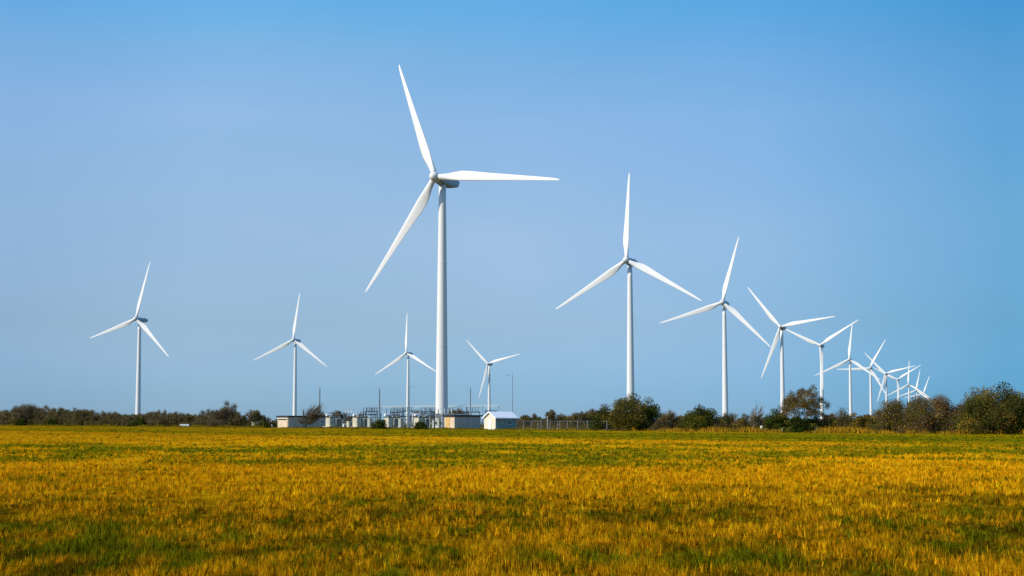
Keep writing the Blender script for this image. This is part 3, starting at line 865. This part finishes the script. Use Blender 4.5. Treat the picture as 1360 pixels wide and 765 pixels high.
def lightning_mast(px, off, top, label, r=.13, arm=0, guy=False):
    x, y, z, a = frame(px, off)
    base = YH - (z - EYE) / y * F
    h = (base - top) / F * y
    t = thing("lightning_mast", (x, y, z), 0)
    obj("base_plate", box(bmesh.new(), -.3, .3, -.3, .3, -.1, .06), M["plinth"], t)
    bm = bmesh.new(); lathe(bm, [(r, .062), (r, h * .5), (r * .8, h * .5 + .02), (r * .7, h * .93), (.03, h * .94), (.02, h)], 12)
    obj("pole", bm, M["steel"], t)
    if arm:
        bm = bmesh.new(); ring_tube(bm, [(-.4, 0, h * .93), (arm, 0, h * .93)], .04, 6)
        obj("cross_arm", bm, M["steel"], t)
    if guy:
        for k in range(3):
            an = k * 2.094 + .4
            bm = bmesh.new(); ring_tube(bm, [(0, 0, h * .9), (math.cos(an) * 4, math.sin(an) * 4, .02)], .012, 4)
            obj("guy_wire", bm, M["wire"], t)
    tag(t, label, "mast", "steel masts of the substation")
lightning_mast(424, 14, 512, "steel mast behind the windswept leafless tree", .27)
lightning_mast(503.5, 16, 513, "steel mast between the second and third transformers", .27, -.9)
lightning_mast(542.3, 12, 510, "steel mast with a cross arm against the slim turbine tower", .2, 1.6)
lightning_mast(624.5, 18, 511.5, "steel mast behind the flat-roofed building right of the largest turbine", .2, -.8)
lightning_mast(680.5, 14, 493, "tallest and thinnest steel mast, behind the white-roofed hut", .10, -1.4)

def gantry(px, off, label, span=4.0, h=4.6, n=3, ins="porcelain", below=1.1, rz=.25, beam="steel", lattice=False):
    x, y, z, a = frame(px, off)
    t = thing("busbar_gantry", (x, y, z), rz)
    for s in (0, span):
        bm = bmesh.new(); box(bm, s - .09, s + .09, -.09, .09, -.1, h - .254)
        obj("post", bm, M["steel"], t)
    bm = bmesh.new(); box(bm, -.25, span + .25, -.12, .12, h - .25, h)
    if lattice:
        box(bm, -.1, span + .1, -.08, .08, h - .9, h - .8)
        for k in range(8):
            x0 = span * k / 8; box(bm, x0, x0 + .06, -.03, .03, h - .796, h - .254)
    obj("beam", bm, M[beam], t)
    for k in range(n):
        bm = bmesh.new(); insulator(bm, span * (k + .5) / n, 0, h + .01, h + below, .12)
        obj("insulator", bm, M[ins], t)
    bm = bmesh.new(); ring_tube(bm, [(-.3, 0, h + below + .05), (span + .3, 0, h + below + .05)], .025, 6)
    obj("conductor", bm, M["steel"], t)
    return tag(t, label, "gantry", "busbar gantries of the substation")
gantry(456.5, 22, "faint pale gantry between the first and second transformers", 2.4, 3.6, 3, "whiteins", 1.1)
gantry(481, 16, "gantry with a row of dark insulators right of the second transformer", 3.4, 3.4, 5, "porcelain", 1.5, .2, "darksteel")
gantry(492, 20, "gantry with thin upright insulators behind the steel mast", 2.6, 3.5, 4, "porcelain", 1.3, .3)
gantry(511, 20, "gantry with dark insulators above the third transformer", 3.6, 3.3, 4, "porcelain", 1.4, .2, "darksteel")
gantry(528, 15, "low dark gantry left of the slim turbine tower", 3.0, 3.0, 3, "porcelain", 1.6, .1, "darksteel", True)
gantry(546.5, 22, "grey lattice gantry with a solid top right of the slim turbine tower", 2.5, 4.4, 0, "porcelain", .15, .1, "steel", True)
gantry(556, 24, "gantry with dark insulators above the rightmost transformer", 3.4, 3.6, 3, "porcelain", 1.2, .2)
gantry(571, 18, "slim grey gantry in front of the foot of the largest turbine", 2.4, 3.4, 3, "porcelain", 1.1, .15)
gantry(588, 20, "gantry with three white insulators above the dark flat roof", 2.6, 3.5, 3, "whiteins", 1.2, .15)
gantry(604, 22, "gantry with thin posts over the middle of the dark flat roof", 3.4, 3.4, 3, "darksteel" if False else "porcelain", 1.5, .15)
gantry(645, 22, "dark gantry beam showing just above the hut ridge", 2.4, 4.2, 0, "porcelain", .15, .1, "darksteel")

def busbar(px0, px1, off, h, label):
    x0, y0 = at_edge(px0, off); x1, y1 = at_edge(px1, off)
    t = thing("overhead_busbar", (x0, y0, gzf(x0, y0)), math.atan2(y1 - y0, x1 - x0))
    L = math.hypot(x1 - x0, y1 - y0); dz = gzf(x1, y1) - gzf(x0, y0)
    for k, yy in enumerate((-.5, .5)):
        bm = bmesh.new(); ring_tube(bm, [(0, yy, h + k * .25), (L, yy, h + dz + k * .25)], .035, 6)
        obj("tube", bm, M["paleequip"], t)
    n = max(2, int(L / 5))
    for k in range(n + 1):
        f = k / n
        bm = bmesh.new(); box(bm, L * f - .05, L * f + .05, -.05, .05, -.1 + dz * f, h + dz * f - .1)
        box(bm, L * f - .04, L * f + .04, -.6, .6, h + dz * f - .096, h + dz * f - .02 - .035)
        obj("support", bm, M["steel"], t)
    tag(t, label, "busbar")
for (p, o, sp, h, n, bl, lab) in ((486, 24, 3.0, 4.2, 6, 1.0, "gantry with closely set insulators behind the second transformer"), (519, 26, 3.2, 4.0, 6, 1.1, "gantry with closely set insulators behind the third transformer"),
        (534, 24, 2.6, 4.3, 5, .9, "gantry just left of the slim turbine tower, behind the low dark gantry"), (563, 27, 3.0, 4.1, 6, 1.0, "gantry with closely set insulators behind the rightmost transformer"),
        (578, 26, 2.0, 3.2, 5, 1.1, "gantry crossing low before the foot of the largest turbine"), (618, 24, 3.4, 4.0, 5, 1.1, "gantry over the right end of the dark flat roof")):
    gantry(p, o, lab, sp, h, n, "porcelain", bl, .15, "darksteel")
busbar(506, 662, 28, 5.25, "long pale tubular busbar on posts running behind the largest turbine's foot")

def cabinet(px, off, w, d, h, m, label, name="switch_cabinet"):
    x, y, z, a = frame(px, off)
    t = thing(name, (x, y, z), a)
    obj("body", box(bmesh.new(), 0, d, 0, w, .1, h), M[m], t)
    obj("plinth", box(bmesh.new(), -.05, d + .05, -.05, w + .05, -.15, .096), M["plinth"], t)
    dr = obj("door", box(bmesh.new(), .06, d - .06, -.03, -.004, .2, h - .12), M[m], t)
    obj("handle", box(bmesh.new(), d - .2, d - .14, -.07, -.032, h * .5, h * .5 + .2), M["darksteel"], dr)
    bm = bmesh.new()
    p = [(-.08, -.08, h + .004), (d + .08, -.08, h + .004), (d + .08, w + .08, h + .004), (-.08, w + .08, h + .004)]
    lo = [bm.verts.new(q) for q in p]; hi = [bm.verts.new((q[0], q[1], q[2] + (.06 if q[1] < 0 else .14))) for q in p]
    bm.faces.new(lo); bm.faces.new(hi)
    for k in range(4): bm.faces.new((lo[k], lo[(k + 1) % 4], hi[(k + 1) % 4], hi[k]))
    obj("lid", bm, M[m], t)
    return tag(t, label, "cabinet")
cabinet(463, 6, .8, .6, 1.5, "paleequip", "small pale yellowish cabinet between the first and second transformers")
cabinet(456.5, 7, .5, .4, .9, "whiteins", "tiny white cabinet left of the pale yellowish cabinet")
cabinet(532, 7, .9, .9, 2.2, "greyequip", "tall blue grey cabinet right of the third transformer")
cabinet(491, 8, 1.0, .9, 2.3, "greyequip", "tall grey cabinet right of the second transformer")
cabinet(576, 7, .6, .5, 1.9, "greyequip", "narrow grey cabinet in front of the foot of the largest turbine")
cabinet(583, 9, .7, .6, 2.3, "greyequip", "grey cabinet left of the peach end of the flat-roofed building")
cabinet(338, 2, 1.5, 1.2, 1.25, "greyequip", "small pale grey shed at the end of the left hedge", "small_shed")
cabinet(794, .5, .9, .7, 1.35, "wood", "tan wooden box at the right end of the wire fence", "wooden_box")

def rack(px, off, w, h, label, dense=6):
    x, y, z, a = frame(px, off)
    t = thing("switchgear_rack", (x, y, z), .25)
    for s in (0, w):
        obj("upright", box(bmesh.new(), s - .07, s + .07, -.07, .07, -.1, h), M["steel"], t)
    for hh in (h * .45, h * .93):
        obj("crossbar", box(bmesh.new(), .074, w - .074, -.06, .06, hh, hh + .14), M["darksteel"], t)
    rr = random.Random(int(px * 10))
    for k in range(dense):
        x0 = .12 + (w - .5) * k / dense; q = rr.uniform(.3, .8)
        obj("breaker_box", box(bmesh.new(), x0, x0 + (w - .5) / dense * rr.uniform(.5, .9), -.34, -.064, h * .45 - q, h * .45 + .2), M[rr.choice(("greyequip", "darksteel", "darksteel", "paleequip"))], t)
        bm = bmesh.new(); insulator(bm, x0 + .1, 0, h * .93 + .144, h * .93 + .144 + rr.uniform(.4, .8), .09); obj("insulator", bm, M["porcelain"], t)
        obj("cable", ring_tube(bmesh.new(), [(x0 + .1, -.12, h * .45 + .205), (x0 + .15, -.3, h * .7), (x0 + .1, -.1, h * .92)], .035, 5), M["darksteel"], t)
    return tag(t, label, "switchgear", "switchgear racks of the substation")
rack(569, 14, 2.9, 2.7, "dark switchgear rack in front of the foot of the largest turbine", 7)
rack(576, 20, 2.6, 3.0, "second row switchgear rack directly before the largest turbine's foot", 6)
rack(544, 13, 1.8, 2.9, "dark switchgear rack beside the white stacked insulator column", 5)
rack(493, 13, 2.0, 2.7, "switchgear rack right of the second transformer", 5)
rack(524, 15, 2.6, 2.8, "switchgear rack behind the third transformer", 6)
rack(455, 13, 2.2, 2.2, "switchgear rack right of the leftmost transformer", 5)

def post_insulator(px, off, label):
    x, y, z, a = frame(px, off)
    t = thing("surge_arrester", (x, y, z), a)
    obj("stand", box(bmesh.new(), -.08, .08, -.08, .08, -.1, 1.5), M["steel"], t)
    bm = bmesh.new(); insulator(bm, 0, 0, 1.505, 2.5, .17); insulator(bm, 0, 0, 2.95, 3.6, .17)
    lathe(bm, [(.1, 2.5), (.1, 2.95)], 8)
    obj("insulator", bm, M["whiteins"], t)
    tag(t, label, "insulator")
post_insulator(547.8, 10, "white stacked insulator column between the slim turbine and the rightmost transformer")

def tall_post(px, off, top, label):
    x, y, z, a = frame(px, off)
    base = YH - (z - EYE) / y * F
    h = (base - top) / F * y
    o = obj("steel_post", lathe(bmesh.new(), [(.11, -.2), (.11, h - .04), (.02, h)], 10), M["post"])
    o.location = (x, y, z)
    tag(o, label, "post")
tall_post(541, 2, 548, "pale grey post standing in front of the substation below the slim turbine")
tall_post(571, 3, 553, "thin pale post in front of the switchgear at the largest turbine's foot")
tall_post(727.3, 1.2, 552.5, "tallest pale post of the wire fence, rising above its neighbours")

# ------------------------------------------------------------------ wire fence
def fence():
    pxs = [695.5, 705.5, 714.5, 718.5, 730.5, 740.6, 743.5, 753.5, 767, 780, 806, 818]
    x0, y0 = at_edge(688, 0); x1, y1 = at_edge(832, 0)
    t = thing("wire_fence", (x0, y0, gzf(x0, y0)))
    o0 = Vector((x0, y0, gzf(x0, y0)))
    for p in pxs:
        x, y = at_edge(p, 0); z = gzf(x, y)
        bm = bmesh.new(); c = Vector((x, y, z)) - o0
        w = .05
        box(bm, c.x - w, c.x + w, c.y - w, c.y + w, c.z - .2, c.z + 1.92 + .1 * math.sin(p))
        obj("post", bm, M["post"], t)
    d = Vector((x1, y1, gzf(x1, y1))) - o0
    bm = bmesh.new()
    nrm = Vector((-d.y, d.x, 0)).normalized() * .1
    for k in range(9):
        h = .15 + k * .2
        ring_tube(bm, [nrm * -1 + Vector((0, 0, h)), d - nrm + Vector((0, 0, h))], .005, 4)
    nv = 170
    for k in range(nv):
        p = d * (k / nv) - nrm * 1.15
        ring_tube(bm, [p + Vector((0, 0, .05)), p + Vector((0, 0, 1.8))], .004, 3, False)
    obj("wire_mesh", bm, M["wire"], t)
    bm = bmesh.new(); ring_tube(bm, [nrm * -.9 + Vector((0, 0, 1.84)), d - nrm * .9 + Vector((0, 0, 1.84))], .012, 6)
    obj("top_rail", bm, M["steel"], t)
    tag(t, "long wire mesh fence with pale posts right of the hut", "fence")
fence()

# ------------------------------------------------------------------ small things
def trough():
    x, y = at_edge(245, -1.5)
    t = thing("water_trough", (x, y, gzf(x, y)), .1)
    bm = bmesh.new(); w, d, h, k = 2.4, .8, .55, .08
    box(bm, -w / 2, w / 2, -d / 2, -d / 2 + k, .254, .254 + h); box(bm, -w / 2, w / 2, d / 2 - k, d / 2, .254, .254 + h)
    box(bm, -w / 2, -w / 2 + k, -d / 2 + k, d / 2 - k, .254, .254 + h); box(bm, w / 2 - k, w / 2, -d / 2 + k, d / 2 - k, .254, .254 + h)
    box(bm, -w / 2 + k, w / 2 - k, -d / 2 + k, d / 2 - k, .254, .33)
    obj("basin", bm, M["white"], t)
    for s in (-.9, .9): obj("foot", box(bmesh.new(), s - .12, s + .12, -.3, .3, -.1, .25), M["post"], t)
    tag(t, "low white trough at the foot of the left hedge", "trough")
trough()

def stone(px, off, sx, sz, zlift, label, seed):
    x, y = at_edge(px, off)
    bm = bmesh.new(); bmesh.ops.create_icosphere(bm, subdivisions=3, radius=1)
    r = random.Random(seed); ph = [r.uniform(0, 6) for _ in range(6)]
    for v in bm.verts:
        n = v.co.copy()
        k = 1 + .16 * math.sin(2.3 * n.x + ph[0]) + .14 * math.sin(3.1 * n.y + ph[1]) + .12 * math.sin(2.7 * n.z + ph[2]) + .06 * math.sin(7 * n.x + 5 * n.z + ph[3])
        v.co = Vector((n.x * k * sx, n.y * k * sx * .8, n.z * k * sz))
    o = obj("boulder", bm, M["stone"], None, True)
    o.location = (x, y, gzf(x, y) + zlift); o.rotation_euler = (0, 0, r.uniform(0, 3))
    tag(o, label, "boulder")
stone(1012, .5, .34, .56, .5, "largest whitish boulder at the hedge foot right of the bare leaning tree", 1)
stone(1018, .3, .22, .36, .3, "small whitish boulder just right of the largest whitish one", 2)
stone(1039, .3, .17, .40, .34, "small whitish boulder at the foot of the dark green bush", 3)
stone(1083.5, .3, .25, .55, .5, "rounded whitish boulder right of the umbrella-shaped tree", 4)
stone(361.3, 0, .24, .45, .38, "small whitish boulder at the left corner of the long left building", 5)

# ------------------------------------------------------------------ light
SUN_AZ, SUN_EL = R_(245.0), R_(36.0)         # azimuth clockwise from +Y
w = bpy.data.worlds.new("World"); scene.world = w; w.use_nodes = True
nt = w.node_tree; bg = nt.nodes["Background"]
sky = nt.nodes.new("ShaderNodeTexSky"); sky.sky_type = 'NISHITA'; sky.sun_disc = False
sky.sun_elevation = SUN_EL; sky.sun_rotation = SUN_AZ
sky.altitude = 0; sky.air_density = 1.0; sky.dust_density = .3; sky.ozone_density = 3.0
# the clear sky's colour by height and by side (deeper blue high up and away to the right)
geo = nt.nodes.new("ShaderNodeTexCoord"); sep = nt.nodes.new("ShaderNodeSeparateXYZ")
nt.links.new(geo.outputs["Generated"], sep.inputs[0])
def ramp(fac, stops):
    r = nt.nodes.new("ShaderNodeValToRGB"); r.color_ramp.interpolation = 'EASE' if False else 'LINEAR'
    e = r.color_ramp.elements
    while len(e) < len(stops): e.new(.5)
    for k, (p, c) in enumerate(stops):
        e[k].position = p; e[k].color = (*c, 1)
    nt.links.new(fac, r.inputs[0])
    return r.outputs[0]
def mth(op, a, b=None):
    m = nt.nodes.new("ShaderNodeMath"); m.operation = op
    for k, q in enumerate((a, b)):
        if q is None: continue
        if hasattr(q, "links") or hasattr(q, "is_linked"): nt.links.new(q, m.inputs[k])
        else: m.inputs[k].default_value = q
    return m.outputs[0]
zc = mth('MAXIMUM', sep.outputs[2], 0.0)
def sz(d): return math.sin(R_(d))
height = ramp(zc, [(0, (.44, .76, 1.46)), (sz(1.5), (.47, .77, 1.34)), (sz(4.55), (.79, .91, 1.14)), (sz(8.9), (1.24, 1.27, 1.33)), (sz(13.7), (1.50, 1.62, 1.64)),
                   (sz(16), (1.28, 1.68, 1.74)), (sz(18.4), (.90, 1.74, 1.9)), (sz(30), (1.1, 1.9, 2.2)), (1, (1.1, 1.8, 2.1))])
hz = mth('SQRT', mth('MAXIMUM', mth('SUBTRACT', 1.0, mth('MULTIPLY', sep.outputs[2], sep.outputs[2])), 1e-4))
side = ramp(mth('ADD', mth('MULTIPLY', mth('DIVIDE', sep.outputs[0], hz), .5), .5),
            [(0, (.95, .97, .99)), (.5 - .18, (.96, .965, .985)), (.5 - .12, (1.08, 1.05, 1.03)), (.5 - .05, (1.03, 1.02, 1.0)), (.5, (1, 1, 1)), (.5 + .0955, (.80, .89, .94)), (.5 + .18, (.40, .67, .765)), (.76, (.40, .68, .80)), (.86, (.8, .93, 1.0)), (1, (.95, 1.0, 1.03))])
def mul(a, b):
    m = nt.nodes.new("ShaderNodeVectorMath"); m.operation = 'MULTIPLY'
    nt.links.new(a, m.inputs[0]); nt.links.new(b, m.inputs[1]); return m.outputs[0]
# faint thin haze veils in the clear sky
vn = nt.nodes.new("ShaderNodeTexNoise"); vn.inputs["Scale"].default_value = 3.2; vn.inputs["Detail"].default_value = 5
vm_ = nt.nodes.new("ShaderNodeMapping"); vm_.inputs["Scale"].default_value = (1, 1, 2.6); vm_.inputs["Location"].default_value = (3.1, .4, 1.7)
nt.links.new(geo.outputs["Generated"], vm_.inputs["Vector"]); nt.links.new(vm_.outputs[0], vn.inputs["Vector"])
veil = ramp(vn.outputs["Fac"], [(.30, (.94, .975, .985)), (.5, (1, 1, 1)), (.72, (1.10, 1.035, 1.015))])
nt.links.new(mul(mul(mul(sky.outputs[0], height), side), veil), bg.inputs["Color"])
bg.inputs["Strength"].default_value = .10
sl = bpy.data.lights.new("sun", 'SUN'); sl.energy = 4.9; sl.angle = R_(.53); sl.color = (1, .915, .78)
so = bpy.data.objects.new("sun", sl); col.objects.link(so)
S = Vector((math.sin(SUN_AZ) * math.cos(SUN_EL), math.cos(SUN_AZ) * math.cos(SUN_EL), math.sin(SUN_EL)))
so.rotation_euler = S.to_track_quat('Z', 'Y').to_euler()
so.location = (-40, -20, 60)

# ------------------------------------------------------------------ view
vs = scene.view_settings
scene.display_settings.display_device = 'sRGB'
vs.view_transform = 'Standard'; vs.look = 'None'; vs.exposure = 0.0; vs.gamma = 1.0; vs.use_curve_mapping = False
scene.render.engine = 'CYCLES'
scene.cycles.max_bounces = 6
scene.cycles.use_denoising = False
